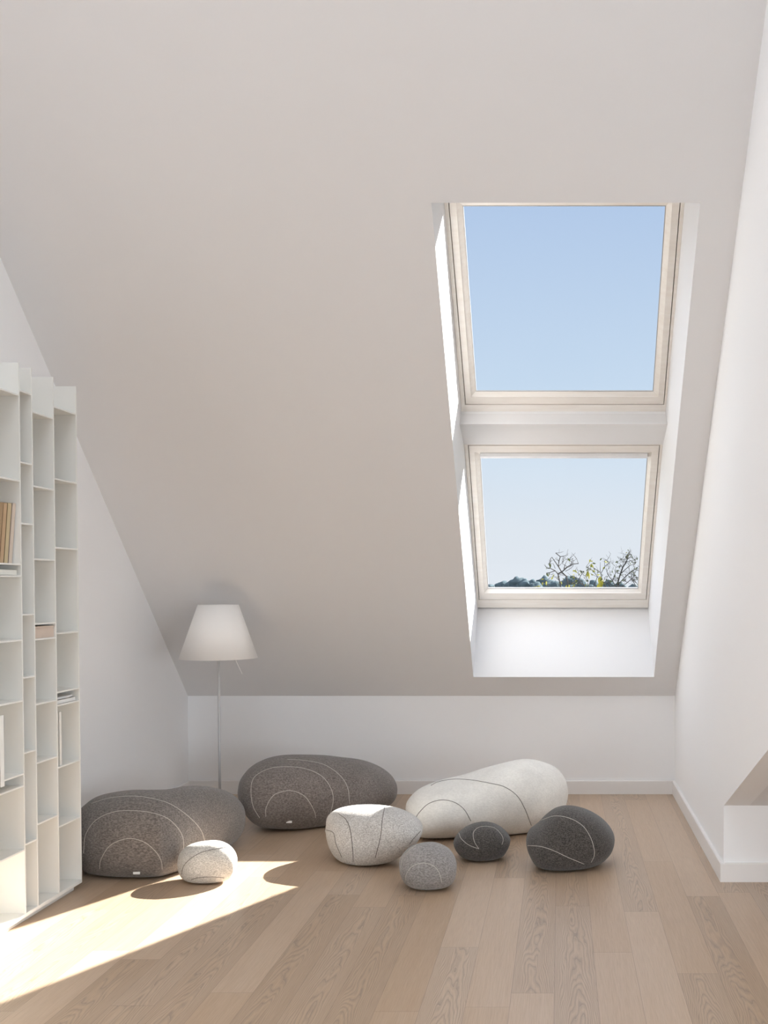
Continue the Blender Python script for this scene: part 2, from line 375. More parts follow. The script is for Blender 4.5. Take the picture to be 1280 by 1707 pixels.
# ------------------------------------------------------------------ roof windows
def quad(c, D):                                # c: four pixels -> points on plane D
    return [on_roof(x, y, D) for x, y in c]
def off(pts, d): return [p + NRM * d for p in pts]
def make_window(name, fo, gap, mid, gls, label):
    root = bpy.data.objects.new(name, None); COL.objects.link(root)
    root.location = on_roof((fo[3][0] + fo[2][0]) / 2, fo[2][1], DF); root.empty_display_size = .1
    tag(root, label, kind='structure')
    FQ, GQ = quad(fo, DF), quad(gap, DF)
    cen = sum(GQ, Vector()) / 4
    g2 = [p + (cen - p).normalized() * .006 for p in GQ]
    bm = bmesh.new(); ring_loft(bm, [off(FQ, .12), FQ, GQ, off(GQ, .12), off(FQ, .12)]); obj('frame', bm, M_PINE, root)
    bm = bmesh.new(); ring_loft(bm, [off(GQ, .022), off(g2, .022)]); tag(obj('seal', bm, M_GAP, root), 'dark seal between frame and sash')
    MQ = quad(mid, DF); LQ = quad(gls, DF + .03)
    lc = sum(LQ, Vector()) / 4; LO = [p + NRM * .05 + (p - lc).normalized() * .075 for p in LQ]
    bm = bmesh.new(); ring_loft(bm, [off(g2, .09), off(g2, .003), off([lerp(p, q, .02) for p, q in zip(g2, MQ)], 0), MQ, off(MQ, .008), LQ, LO, off(g2, .09)])
    obj('sash', bm, M_PINE, root)
    P0 = off(LQ, .006); cen = sum(P0, Vector()) / 4
    PQ = [p + (p - cen).normalized() * .016 for p in P0]
    L3 = [p + (cen - p).normalized() * .0055 for p in off(LQ, .001)]
    bm = bmesh.new(); ring_loft(bm, [off(LQ, -.001), off(L3, -.002), off(L3, .004), off(LQ, .004), off(LQ, -.001)]); tag(obj('glazing_seal', bm, M_GREYSEAL, root), 'thin grey gasket round the pane')
    bm = bmesh.new(); bm.faces.new([bm.verts.new(p) for p in PQ]); obj('pane', bm, M_GLASS, root)
    return root
def lerp2(a, b, t): return (a[0] + (b[0]-a[0])*t, a[1] + (b[1]-a[1])*t)
def ln(x0, y0, x1, y1, y): return x0 + (x1 - x0) * (y - y0) / (y1 - y0)
# upper
gl, gr = lambda y: ln(747, 338, 775.3, 675, y), lambda y: ln(1134.5, 338, 1107, 675, y)
sl, sr = lambda y: ln(760, 338, 785, 660, y), lambda y: ln(1120.5, 338, 1097.5, 660, y)
pl, pr_ = lambda y: ln(771, 342, 793, 652, y), lambda y: ln(1110, 342, 1089, 652, y)
w1 = make_window('window_1', [(lx(302), 302), (rxx(302), 302), (rxx(686), 686), (lx(686), 686)],
    [(gl(310), 310), (gr(310), 310), (gr(675), 675), (gl(675), 675)],
    [(sl(335), 335), (sr(335), 335), (sr(662), 662), (sl(662), 662)],
    [(pl(342.5), 342.5), (pr_(342.5), 342.5), (pr_(652.5), 652.5), (pl(652.5), 652.5)], 'large upper roof window showing only blue sky')
gl, gr = lambda y: ln(780, 743, 798, 1000, y), lambda y: ln(1100, 743, 1077.5, 1000, y)
sl, sr = lambda y: ln(791, 755, 807, 990, y), lambda y: ln(1086, 755, 1068.5, 990, y)
pl, pr_ = lambda y: ln(800.5, 767, 813, 981, y), lambda y: ln(1079, 767, 1063.5, 981, y)
w2 = make_window('window_2', [(lx(738), 738), (rxx(738), 738), (rxx(1013), 1013), (lx(1013), 1013)],
    [(gl(742), 742), (gr(742), 742), (gr(1000), 1000), (gl(1000), 1000)],
    [(sl(754), 754), (sr(754), 754), (sr(989), 989), (sl(989), 989)],
    [(pl(757), 757), (pr_(757), 757), (pr_(981.3), 981.3), (pl(981.3), 981.3)], 'lower roof window above the white shaft sill, tree tops behind it')
# ventilation bar of the lower window
A, B = on_roof(pl(760) + 0.5, 760.5, DF + .012), on_roof(pr_(760) - 0.5, 760.5, DF + .012)
bm = bmesh.new()
sec = [(-.020, 0), (-.020, .018), (.018, .022), (.020, .006), (.008, -.010), (-.008, -.012)]
UPD = Vector((0, -1, M)).normalized()
prism(bm, [A + UPD * (-u) + NRM * d for u, d in sec], B - A)
tag(obj('ventilation_bar', bm, simple('white_bar', (.82, .83, .85, 1), .35), w2), 'white ventilation bar under the top rail')
# beam between both windows
ys_ = [(686, DF), (690, DF - .012), (707, DF - .115), (741, DF)]
bm = bmesh.new()
Lp = []; Rp = []
for y, d in ys_:
    wl = lambda y, D: on_roof(lx(y), y, D)
    a0 = on_roof(lx(y), y, D=d); b0 = on_roof(rxx(y), y, D=d)
    a0.x = -0.57; b0.x = 0.625
    Lp.append(a0); Rp.append(b0)
Lp.append(Lp[-1] + NRM * .08); Rp.append(Rp[-1] + NRM * .08); Lp.append(Lp[0] + NRM * .08); Rp.append(Rp[0] + NRM * .08)
bm = bmesh.new(); va = [bm.verts.new(p) for p in Lp]; vb = [bm.verts.new(p) for p in Rp]
bm.faces.new(va); bm.faces.new(vb[::-1]); n_ = len(va)
for i in range(n_): bm.faces.new((va[i], va[(i+1) % n_], vb[(i+1) % n_], vb[i]))
tag(obj('trim_3', bm, M_REV), 'white wedge shaped beam between both roof windows', kind='structure')

# ------------------------------------------------------------------ bookcase
XF = at_z(137, 1469, 0.035).x
D = [at_x(x, 980, XF).y for x in (36.3, 57.2, 92.8, 130.6)]
YD = [D[0] - .72, D[0] - .36] + D
ZT = at_x(54, 614, XF).z
print('CASE', XF, YD, ZT)
bc = empty('bookcase', (XF, (YD[0] + YD[-1]) / 2, 0), 'tall white open bookcase with staggered thin shelves on the left wall', 'bookcase')
XBK = XL + 0.012; ft = 0.0035
bm = bmesh.new(); box(bm, XL + .02, XF - .03, YD[0] + .01, YD[-1] - .012, 0, .03); obj('plinth', bm, M_CASE, bc)
bm = bmesh.new(); box(bm, XBK, XF, YD[0] - ft, YD[-1] + ft, .03, .045, .001); obj('base_panel', bm, M_CASE, bc)
bm = bmesh.new(); box(bm, XL + .002, XBK, YD[0] - ft, YD[-1] + ft, .03, ZT, 0); obj('back_panel', bm, M_CASE, bc)
for y in YD:
    bm = bmesh.new(); box(bm, XBK, XF, y - ft, y + ft, .045, ZT, .0008)
    obj('side_panel' if y in (YD[0], YD[-1]) else 'divider', bm, M_CASE, bc)
SH = {0: [(33, 659), (34, 802), (35, 941), (35, 961), (36.7, 1067), (38.6, 1168), (40, 1290), (40.3, 1310), (41.7, 1416.6)],
      1: [(54, 658), (55, 775), (55.7, 875), (57, 1024), (58.5, 1127), (61, 1250), (62, 1399)],
      2: [(90, 698), (91, 817), (91.8, 934), (92.4, 1038), (93.7, 1063), (94.7, 1167), (96, 1261), (97, 1359)],
      3: [(127.6, 691), (128.3, 806), (128.8, 916), (129.9, 1053), (129.9, 1147), (132.4, 1168), (133, 1267), (135.8, 1361.6)]}
SHZ = {}
def shelf(y0, y1, z):
    bm = bmesh.new(); box(bm, XBK, XF - .001, y0 + ft, y1 - ft, z - .0035, z + .0035, .0008); obj('shelf', bm, M_CASE, bc)
for c, lst in SH.items():
    y0, y1 = YD[c + 1], YD[c + 2]; SHZ[c] = []
    for x, y in lst:
        z = at_depth(x, y, y1).z; SHZ[c].append(z); shelf(y0, y1, z)
for z in (.42, .80, 1.15, 1.6, 1.95): shelf(YD[0], YD[1], z)

# ------------------------------------------------------------------ books and boxes in the bookcase
def paper(name, col): return simple(name, col, .6, spec=.3, var=.05, scale=30)
M_PAGES = paper('paper_pages', (.80, .78, .72, 1))
def book(x0, x1, y0, y1, z0, z1, col, tilt, label, group=None, axis='x', pages=True):
    """hardback: cover shell with a page block; spine on the +X edge"""
    root = empty('book', ((x0 + x1) / 2, (y0 + y1) / 2, z0), label, 'book', group)
    ct = .0022
    bmc = bmesh.new()
    if axis == 'x':          # standing, covers face -Y and +Y, spine towards the room
        box(bmc, x0, x1, y0, y0 + ct, z0, z1, .0006); box(bmc, x0, x1, y1 - ct, y1, z0, z1, .0006); box(bmc, x1 - ct, x1, y0, y1, z0, z1, .0006)
        b2 = bmesh.new(); box(b2, x0 + .004, x1 - ct, y0 + ct, y1 - ct, z0 + .004, z1 - .004)
    else:                    # lying flat
        box(bmc, x0, x1, y0, y1, z0, z0 + ct, .0006); box(bmc, x0, x1, y0, y1, z1 - ct, z1, .0006); box(bmc, x1 - ct, x1, y0, y1, z0, z1, .0006)
        b2 = bmesh.new(); box(b2, x0 + .004, x1 - ct, y0 + .004, y1 - .004, z0 + ct, z1 - ct)
    obj('cover', bmc, paper('cover_' + label.split()[0], col), root); obj('pages', b2, M_PAGES, root)
    if tilt:
        piv = Vector((x1, 0, z0)) if tilt > 0 else Vector((x0, 0, z0))
        R = Matrix.Translation(piv) @ Matrix.Rotation(tilt, 4, 'Y') @ Matrix.Translation(-piv)
        root.matrix_basis = R @ root.matrix_basis
    return root
s0 = SHZ[0]; z_ = s0[2] + .0036
y1 = YD[2] - ft
def bx(px, y): return ray(px, 900)[0] * y
for k, (pb, col, lab, h) in enumerate(((4, (.52, .36, .22, 1), 'tan hardback leaning in the left column of the bookcase, frontmost of three', 838),
                                  (11, (.58, .47, .29, 1), 'mustard cream book leaning between the tan and the pale book', 838),
                                  (18.5, (.66, .56, .47, 1), 'pale pinkish book leaning nearest the divider, last of the three', 838))):
    yy = y1 - .03 - .035 * (2 - k)
    x1_ = bx(pb - 5, yy); zt = at_depth(10, h, yy).z
    book(x1_ - .20, x1_, yy, yy + .026, z_, zt, col, math.radians(4.6), lab, 'leaning books in the left column')
z_ = s0[3] + .0036
book(XBK + .01, bx(27, D[0] - .02), D[0] - .24, D[0] - .02, z_, z_ + .024, (.78, .78, .72, 1), 0, 'white flat book lying in the shallow slot below the leaning books', None, 'z')
z_ = s0[5] + 0
z_ = s0[6] + .0036
yy = D[0] - .30
book(XBK + .01, bx(-5, yy), yy, yy + .03, z_, z_ + .27, (.84, .84, .80, 1), 0, 'white upright book at the very left edge, above the lower shallow slot')
# beige archive box in the third column
z_ = SHZ[2][4] + .0036
bxr = empty('storage_box', ((XBK + XF) / 2, (D[1] + D[2]) / 2, z_), 'beige cardboard box wedged in the shallow slot of the third column', 'box')
M_CARD = simple('beige_card', (.62, .52, .44, 1), .7, var=.08, scale=20)
bm = bmesh.new(); box(bm, XBK + .02, XF - .006, D[1] + ft + .004, D[2] - ft - .004, z_, z_ + .042, .002); obj('box_body', bm, M_CARD, bxr)
bm = bmesh.new(); box(bm, XBK + .018, XF - .004, D[1] + ft + .002, D[2] - ft - .002, z_ + .042, z_ + .05, .002); obj('lid', bm, M_CARD, bxr)
# white things in the fourth column
z_ = SHZ[3][5] + .0036
book(XBK + .03, XF - .010, D[2] + .02, D[3] - .02, z_, z_ + .018, (.82, .82, .80, 1), 0, 'white book lying lowest in the shallow slot of the right column', 'white books lying in the right column', 'z')
book(XBK + .04, XF - .018, D[2] + .03, D[3] - .03, z_ + .0182, z_ + .030, (.74, .76, .76, 1), 0, 'pale grey thin book lying on the white book in the right column', 'white books lying in the right column', 'z')
z_ = SHZ[3][6] + .0036
yy = D[2] + .03
book(XBK + .01, ray(103, 1220)[0] * (yy + .024), yy, yy + .024, z_, SHZ[3][5] - .03, (.80, .79, .74, 1), 0, 'off white book standing upright in the right column below the lying books')

# ------------------------------------------------------------------ floor lamp
LY = 5.78
s_ = F / LY
pt = at_depth(364.5, 1100, LY); LX = at_depth(366.5, 1200, LY).x
LX = pt.x
zb = at_depth(364, 1097, LY).z; ztp = at_depth(364, 1008, LY).z
rb = (426 - 300.5) / 2 / s_; rt = (395.6 - 330.6) / 2 / s_
lamp = empty('floor_lamp', (LX, LY, 0), 'slim floor lamp with a white conical shade beside the back left corner', 'lamp')
bm = bmesh.new(); lathe(bm, [(0.0, .0), (.10, 0), (.10, .008), (.095, .012), (.02, .014), (.012, .03), (0.0, .03)], (LX, LY, 0)); obj('base', bm, M_METAL, lamp, True)
bm = bmesh.new(); tube(bm, [(LX, LY, .012), (LX, LY, .42), (LX, LY, .8), (LX, LY, ztp - .03)], .0075, 20); obj('pole', bm, M_METAL, lamp, True)
th_ = .0015
bm = bmesh.new(); lathe(bm, [(rb, zb), (rt, ztp), (rt - th_ * 1.5, ztp), (rb - th_ * 1.5, zb)], (LX, LY, 0), 96, True)
obj('shade', bm, M_SHADE, lamp, True)
bm = bmesh.new()
for a in (0.3, 0.3 + 2*math.pi/3, 0.3 + 4*math.pi/3): tube(bm, [(LX, LY, ztp - .03), (LX + rt*.98*math.cos(a), LY + rt*.98*math.sin(a), ztp - .004)], .0015, 6)
tube(bm, [(LX, LY, ztp - .05), (LX, LY, ztp - .015)], .010, 12)
obj('shade_holder', bm, M_METAL, lamp, True)
bm = bmesh.new(); bmesh.ops.create_uvsphere(bm, u_segments=24, v_segments=16, radius=.03, matrix=Matrix.Translation((LX + .0, LY, ztp - .10)) @ Matrix.Diagonal((1, 1, 1.4, 1)))
obj('bulb', bm, simple('opal_bulb', (.9, .9, .88, 1), .3), lamp, True)
bm = bmesh.new(); tube(bm, [at_depth(380, 1060, LY - .02), at_depth(393.7, 1103, LY - .04), at_depth(403.5, 1123.5, LY - .045)], .0022, 8)
obj('dimmer_rod', bm, simple('white_rod', (.86, .85, .84, 1), .4), lamp, True)

# ------------------------------------------------------------------ felt pebbles
def spline_closed(pts, n=24):
    out = []; N = len(pts)
    for i in range(N):
        p0, p1, p2, p3 = (Vector(pts[(i + k) % N]) for k in (-1, 0, 1, 2))
        for j in range(n):
            t = j / n
            out.append(0.5 * ((2*p1) + (p2 - p0)*t + (2*p0 - 5*p1 + 4*p2 - p3)*t*t + (3*p1 - p0 - 3*p2 + p3)*t**3))
    return out
def spline_open(pts, n=14):
    P = [Vector(p) for p in pts]; P = [2*P[0] - P[1]] + P + [2*P[-1] - P[-2]]; out = []
    for i in range(1, len(P) - 2):
        p0, p1, p2, p3 = P[i-1:i+3]
        for j in range(n):
            t = j / n
            out.append(0.5 * ((2*p1) + (p2 - p0)*t + (2*p0 - 5*p1 + 4*p2 - p3)*t*t + (3*p1 - p0 - 3*p2 + p3)*t**3))
    out.append(P[-2]); return out
def pebble(outline, depth, slope, mat, label, group=None, bend=0.0, ns=72, nr=64, pw=2.8, seed=0, wob=.005, sink=1.0):
    """outline: silhouette pixels; depth: half thickness in metres; slope: metres the axis recedes left to right"""
    oc_ = spline_closed(outline)
    xmin, xmax = min(p.x for p in oc_), max(p.x for p in oc_)
    xc, R = (xmin + xmax) / 2, (xmax - xmin) / 2
    def span(x):
        ys = []
        for a, b in zip(oc_, oc_[1:] + oc_[:1]):
            if (a.x - x) * (b.x - x) <= 0 and a.x != b.x: ys.append(a.y + (b.y - a.y) * (x - a.x) / (b.x - a.x))
        return (min(ys), max(ys)) if len(ys) >= 2 else (None, None)
    us = [-math.cos(math.pi * (i + .5) / ns) for i in range(ns)]
    sp = [span(xc + R * u) for u in us]
    sol = None
    hp = (max(p.y for p in oc_) - min(p.y for p in oc_)) * .10 * sink
    us_sp = [(u, (t, (b + hp * .8 * math.sqrt(1 - u * u)) if b is not None else None)) for u, (t, b) in zip(us, sp)]
    def solve(Yc):
        res = []
        for u, (yt, yb) in us_sp:
            if yt is None: res.append(None); continue
            Y = Yc + slope * u / 2 + bend * max(0.0, u) ** 1.25
            d = depth * max(0.0, 1 - abs(u) ** pw) ** (1 / pw)
            mt, mb = -ray(0, yt)[1], -ray(0, yb)[1]
            lo, hi = 0.0, 1.0; want = (mb - mt) * Y
            fn = lambda h: math.sqrt(h*h + mt*mt*d*d) + math.sqrt(h*h + mb*mb*d*d) - want
            if fn(0) > 0:
                d *= .999 * want / (fn(0) + want); h = 0.0005
            else:
                for _ in range(50):
                    m = (lo + hi) / 2
                    if fn(m) < 0: lo = m
                    else: hi = m
                h = lo
            zc = EYE - mt * Y - math.sqrt(h*h + mt*mt*d*d)
            res.append((u, Y, d, h, zc))
        return res
    lo, hi = 2.5, YB
    for _ in range(50):
        m = (lo + hi) / 2
        mn = min(r[4] - r[3] for r in solve(m) if r)
        if mn > -hp / F * m: lo = m
        else: hi = m
    Yc = lo; res = [r for r in solve(Yc) if r]
    bm = bmesh.new(); rings = []
    for u, Y, d, h, zc in res:
        rx_ = ray(xc + R * u, 1400)[0]
        ringv = []
        for k in range(nr):
            a = 2 * math.pi * k / nr
            ca, sa = math.cos(a), math.sin(a)
            e = 0.92
            yy_ = math.copysign(abs(ca) ** e, ca) * d; zz_ = math.copysign(abs(sa) ** e, sa) * h
            ringv.append(bm.verts.new((rx_ * (Y + yy_), Y + yy_, zc + zz_)))
        rings.append(ringv)
    for r, s in zip(rings, rings[1:]):
        for k in range(nr): bm.faces.new((r[k], r[(k+1) % nr], s[(k+1) % nr], s[k]))
    for r, sgn in ((rings[0], -1), (rings[-1], 1)):
        c = sum((v.co for v in r), Vector()) / nr; cv = bm.verts.new(c + Vector((sgn * .0015, 0, 0)))
        for k in range(nr): bm.faces.new((r[k], r[(k+1) % nr], cv))
    for _ in range(1): bmesh.ops.smooth_vert(bm, verts=bm.verts, factor=.4, use_axis_x=True, use_axis_y=True, use_axis_z=True)
    bm.normal_update()
    for v in bm.verts:
        w = noise.noise(v.co * 5 + Vector((seed * 7.1, 0, 0))) * wob
        v.co += v.normal * w
        z = v.co.z; k_ = .012      # settle softly on the floor
        v.co.z = .001 + (z if z > 10 * k_ else k_ * math.log1p(math.exp(z / k_))) * (1 if z > .04 else .75 + .25 * max(z, 0) / .04)
    X0 = sum(v.co.x for v in bm.verts) / len(bm.verts)
    bm2 = bm.copy()
    root = empty('felt_pebble', (X0, Yc, 0), label, 'floor cushion', group)
    bm2.normal_update(); bvh = BVHTree.FromBMesh(bm2); bm2.free()
    obj('felt_body', bm, mat, root, True)
    print('PEBBLE', label[:30], round(Yc, 2), round(X0, 2), 'h', round(max(r[3] for r in res) * 2, 2), 'w', round(2 * R / F * Yc, 2))
    return root, bvh
def seam(root, bvh, pts, mat, r=.0022, name='seam'):
    r *= .78
    P = spline_open(pts); hits = []
    for p in P:
        rx, rz = ray(p.x, p.y); d = Vector((rx, 1, rz)).normalized()
        loc, nrm, *_ = bvh.ray_cast(Vector((0, 0, EYE)), d)
        if loc is not None:
            if nrm.dot(d) > 0: nrm = -nrm
            hits.append(loc + nrm * r * .35)
    if len(hits) < 3: print('SEAM MISS', pts[:2]); return
    bm = bmesh.new(); tube(bm, hits, r, 6); return obj(name, bm, mat, root, True)
M_SEAML = simple('pale_thread', (.50, .465, .42, 1), .9)
M_SEAMD = simple('dark_thread', (.16, .14, .125, 1), .9)
M_LABEL = simple('label_tape', (.82, .82, .80, 1), .7)
def tagmark(root, bvh, px, py):
    rx, rz = ray(px, py); loc, nrm, *_ = bvh.ray_cast(Vector((0, 0, EYE)), Vector((rx, 1, rz)).normalized())
    if loc is None: return
    bm = bmesh.new(); box(bm, -.016, .016, -.004, 0, -.006, .006, .001)
    for v in bm.verts: v.co += loc + Vector((0, -.001, 0))
    tag(obj('label_tab', bm, M_LABEL, root), 'small white fabric tab')
c4 = lambda L: [(120 + x / 2.286, 1230 + y / 2.286) for x, y in L]
c5 = lambda L: [(520 + x / 2.370, 1240 + y / 2.370) for x, y in L]

M_F1 = felt('taupe_felt', (.11, .095, .084, 1), (.27, .240, .218, 1), scale=150, lo=.36, hi=.66)
M_F2 = felt('brown_grey_felt', (.115, .096, .085, 1), (.265, .232, .212, 1), scale=150, lo=.36, hi=.66)
M_F3 = felt('cream_felt', (.78, .755, .70, 1), (.86, .835, .78, 1), scale=120, bump=.25)
M_F4 = felt('mottled_white_felt', (.40, .375, .345, 1), (.70, .675, .64, 1), scale=210, bump=.6)
M_F5 = felt('mid_grey_felt', (.20, .185, .175, 1), (.37, .345, .33, 1), scale=170)
M_F6 = felt('charcoal_felt', (.028, .024, .021, 1), (.125, .112, .101, 1), scale=230, bump=.6)
M_F8 = felt('small_white_felt', (.42, .40, .36, 1), (.74, .71, .66, 1), scale=230, bump=.6)

o1 = c4([(15, 300), (40, 268), (100, 225), (200, 203), (300, 199), (370, 197), (425, 187), (500, 186), (570, 195), (625, 225), (658, 268), (662, 320), (642, 365), (590, 402), (520, 440), (450, 475), (395, 497), (330, 514), (250, 520), (150, 518), (60, 508), (15, 470), (-4, 430), (-6, 360)])
p1, b1 = pebble(o1, .215, .06, M_F1, 'large taupe felt pebble cushion beside the bookcase', bend=.54, seed=1)
for L in ([(105, 500), (110, 465), (140, 415), (185, 390), (230, 384), (280, 400), (320, 435), (340, 470), (343, 500)],
          [(44, 440), (52, 370), (90, 315), (150, 285), (220, 277), (300, 285), (360, 305), (400, 340), (422, 380), (425, 425)],
          [(75, 250), (140, 230), (230, 222), (310, 232), (380, 255), (450, 305), (490, 350), (505, 390)]):
    seam(p1, b1, c4(L), M_SEAML, .0019)
tagmark(p1, b1, 228, 1455)
o2 = c4([(633, 200), (645, 155), (690, 105), (760, 74), (850, 65), (950, 67), (1020, 73), (1100, 85), (1175, 112), (1222, 150), (1240, 195), (1225, 236), (1170, 262), (1080, 292), (960, 326), (870, 336), (780, 330), (700, 315), (655, 275), (637, 235)])
p2, b2 = pebble(o2, .26, .45, M_F2, 'large brown grey felt pebble cushion in front of the low back wall', seed=2)
for L in ([(738, 300), (740, 265), (765, 222), (800, 205), (840, 202), (880, 218), (905, 245), (925, 285), (928, 305)],
          [(715, 305), (690, 260), (682, 200), (695, 150), (750, 118), (820, 110), (890, 118), (950, 145), (985, 190), (995, 240), (978, 310)],
          [(820, 82), (890, 87), (960, 102), (1020, 142), (1050, 190), (1058, 250)]):
    seam(p2, b2, c4(L), M_SEAML, .0021)
tagmark(p2, b2, 482, 1370)
o3 = c5([(370, 250), (385, 215), (430, 177), (520, 142), (600, 122), (700, 92), (780, 70), (840, 61), (900, 68), (960, 92), (998, 135), (1012, 180), (1010, 225), (990, 270), (950, 310), (890, 335), (800, 346), (680, 352), (560, 354), (450, 358), (405, 343), (378, 300)])
p3, b3 = pebble(o3, .27, .28, M_F3, 'large cream white felt pebble cushion rising to the right, by the back wall', seed=3)
for L in ([(405, 300), (425, 270), (460, 237), (510, 222), (560, 230), (600, 258), (628, 305)],
          [(470, 165), (500, 150), (560, 140), (630, 143), (700, 155), (760, 170), (810, 205), (840, 255), (860, 305), (866, 322)]):
    seam(p3, b3, c5(L), simple('grey_thread', (.24, .22, .20, 1), .9), .0024)
o4 = c5([(53, 335), (60, 290), (100, 259), (170, 245), (260, 242), (330, 252), (390, 276), (430, 308), (438, 345), (404, 392), (340, 432), (270, 458), (190, 474), (130, 462), (80, 422), (57, 372)])
p4, b4 = pebble(o4, .18, -.08, M_F4, 'mid sized mottled white felt pebble cushion with dark seams, in front of the cream one', seed=4)
for L in ([(105, 275), (135, 300), (152, 345), (160, 410), (163, 465)], [(287, 250), (278, 300), (270, 370), (250, 450)], [(57, 340), (85, 352), (95, 395), (118, 448)], [(428, 345), (400, 375), (385, 396)]):
    seam(p4, b4, c5(L), M_SEAMD, .0020)
o5 = c5([(344, 480), (352, 445), (388, 408), (440, 392), (490, 392), (540, 415), (567, 458), (570, 505), (555, 542), (510, 565), (450, 572), (400, 560), (358, 528)])
p5, b5 = pebble(o5, .13, .0, M_F5, 'small mid grey felt pebble cushion in front of the mottled white and small charcoal ones', seed=5)
for L in ([(368, 545), (375, 510), (400, 482), (440, 472), (475, 480), (500, 505), (513, 548)], [(350, 500), (357, 455), (385, 420), (410, 402)]):
    seam(p5, b5, c5(L), M_SEAML, .0017)
o6 = c5([(558, 390), (575, 353), (620, 320), (680, 307), (735, 323), (773, 358), (781, 388), (760, 430), (720, 452), (665, 460), (610, 448), (572, 422)])
p6, b6 = pebble(o6, .12, .03, M_F6, 'small charcoal felt pebble cushion in front of the cream one', seed=6)
for L in ([(580, 352), (590, 375), (620, 400), (659, 415)], [(659, 415), (641, 385), (638, 350), (665, 328), (715, 330), (745, 355), (755, 378), (750, 398)]):
    seam(p6, b6, c5(L), M_SEAML, .0017)
o7 = c5([(847, 385), (860, 342), (892, 315), (930, 276), (970, 250), (1025, 243), (1090, 260), (1150, 298), (1188, 345), (1196, 392), (1172, 438), (1110, 474), (1040, 490), (960, 491), (890, 472), (857, 430)])
p7, b7 = pebble(o7, .17, .06, M_F6, 'mid sized charcoal felt pebble cushion on the right of the floor', seed=7)
for L in ([(852, 402), (900, 405), (950, 420), (1010, 448), (1075, 475)], [(905, 302), (960, 285), (1020, 295), (1070, 325), (1100, 370), (1113, 410), (1115, 440), (1103, 468)]):
    seam(p7, b7, c5(L), M_SEAML, .0019)
o8 = c4([(400, 480), (410, 440), (450, 406), (510, 392), (565, 394), (608, 418), (628, 460), (615, 508), (570, 540), (500, 553), (440, 543), (407, 515)])
p8, b8 = pebble(o8, .092, .0, M_F8, 'small white felt pebble cushion in the sun patch', seed=8)
for L in ([(418, 520), (425, 490), (450, 462), (490, 438), (540, 425), (592, 416)], [(455, 540), (480, 533), (530, 530), (580, 533)]):
    seam(p8, b8, c4(L), M_SEAMD, .0018)

# ------------------------------------------------------------------ outside
GZ = -6.0
M_GRASS = simple('field_grass', (.085, .10, .065, 1), .95, spec=0.0, var=.3, scale=.3)
bm = bmesh.new(); box(bm, -400, 400, 9, 900, GZ - 1, GZ)
tag(obj('field_ground', bm, M_GRASS), 'open ground far below and beyond the house', kind='structure')
M_FAR = simple('haze_tinted_foliage', (.075, .10, .11, 1), 1.0, spec=0.0, var=.45, scale=.6)  # distance haze put into the leaf colour as a blue-grey tint
rnd = random.Random(5)
def blob(bm, c, r, k):
    v0 = len(bm.verts)
    g = bmesh.ops.create_icosphere(bm, subdivisions=3, radius=1.0)
    for v in g['verts']:
        nn = noise.noise(v.co * 1.7 + Vector((k, 0, 0))) * .35 + noise.noise(v.co * 5 + Vector((0, k, 0))) * .22 + noise.noise(v.co * 11 + Vector((0, k, k))) * .12
        v.co = Vector((v.co.x * r[0], v.co.y * r[1], v.co.z * r[2])) * (1 + nn) + Vector(c)
far = [(815, 974, 12), (838, 969, 18), (862, 962, 22), (885, 966, 20), (905, 961, 22), (925, 967, 18), (946, 962, 20), (968, 966, 20), (990, 967, 18), (1012, 968, 18), (1034, 970, 18), (1056, 972, 16)]
FARL = ['hazy distant tree at the left end of the tree line', 'low hazy distant tree second along the tree line', 'tallest hazy distant tree left of the bare branches',
        'hazy distant tree right of the tallest one', 'broad hazy distant tree before the bare branches', 'hazy distant tree behind the forked bare branches',
        'hazy distant tree just right of the forked bare branches', 'hazy distant tree seen through the yellow leaves', 'hazy distant tree behind the hanging yellow leaves',
        'hazy distant tree between both bare crowns', 'hazy distant tree behind the right bare crown', 'hazy distant tree at the right edge of the lower pane']
for i, (px, py, wpx) in enumerate(far):
    Y = 180 + rnd.uniform(-20, 30); p = at_depth(px, py, Y); w = wpx / F * Y
    root = empty('distant_tree', (p.x, Y, GZ), FARL[i], 'tree', 'trees on the horizon')
    bm = bmesh.new(); hh = (p.z - GZ)
    for k in range(6):
        blob(bm, (p.x + rnd.uniform(-.5, .5) * w, Y + rnd.uniform(-1, 1), GZ + hh * rnd.uniform(.45, .78)), (w * .8, w * .8, hh * .22), i * 9.1 + k * 3.3)
    blob(bm, (p.x, Y, GZ + hh * .76), (w * .75, w * .75, hh * .22), i * 3.7)
    obj('crown', bm, M_FAR, root, True)
    bm = bmesh.new(); tube(bm, [(p.x, Y, GZ), (p.x, Y, GZ + hh * .5)], [.35, .2], 8); obj('trunk', bm, M_FAR, root, True)

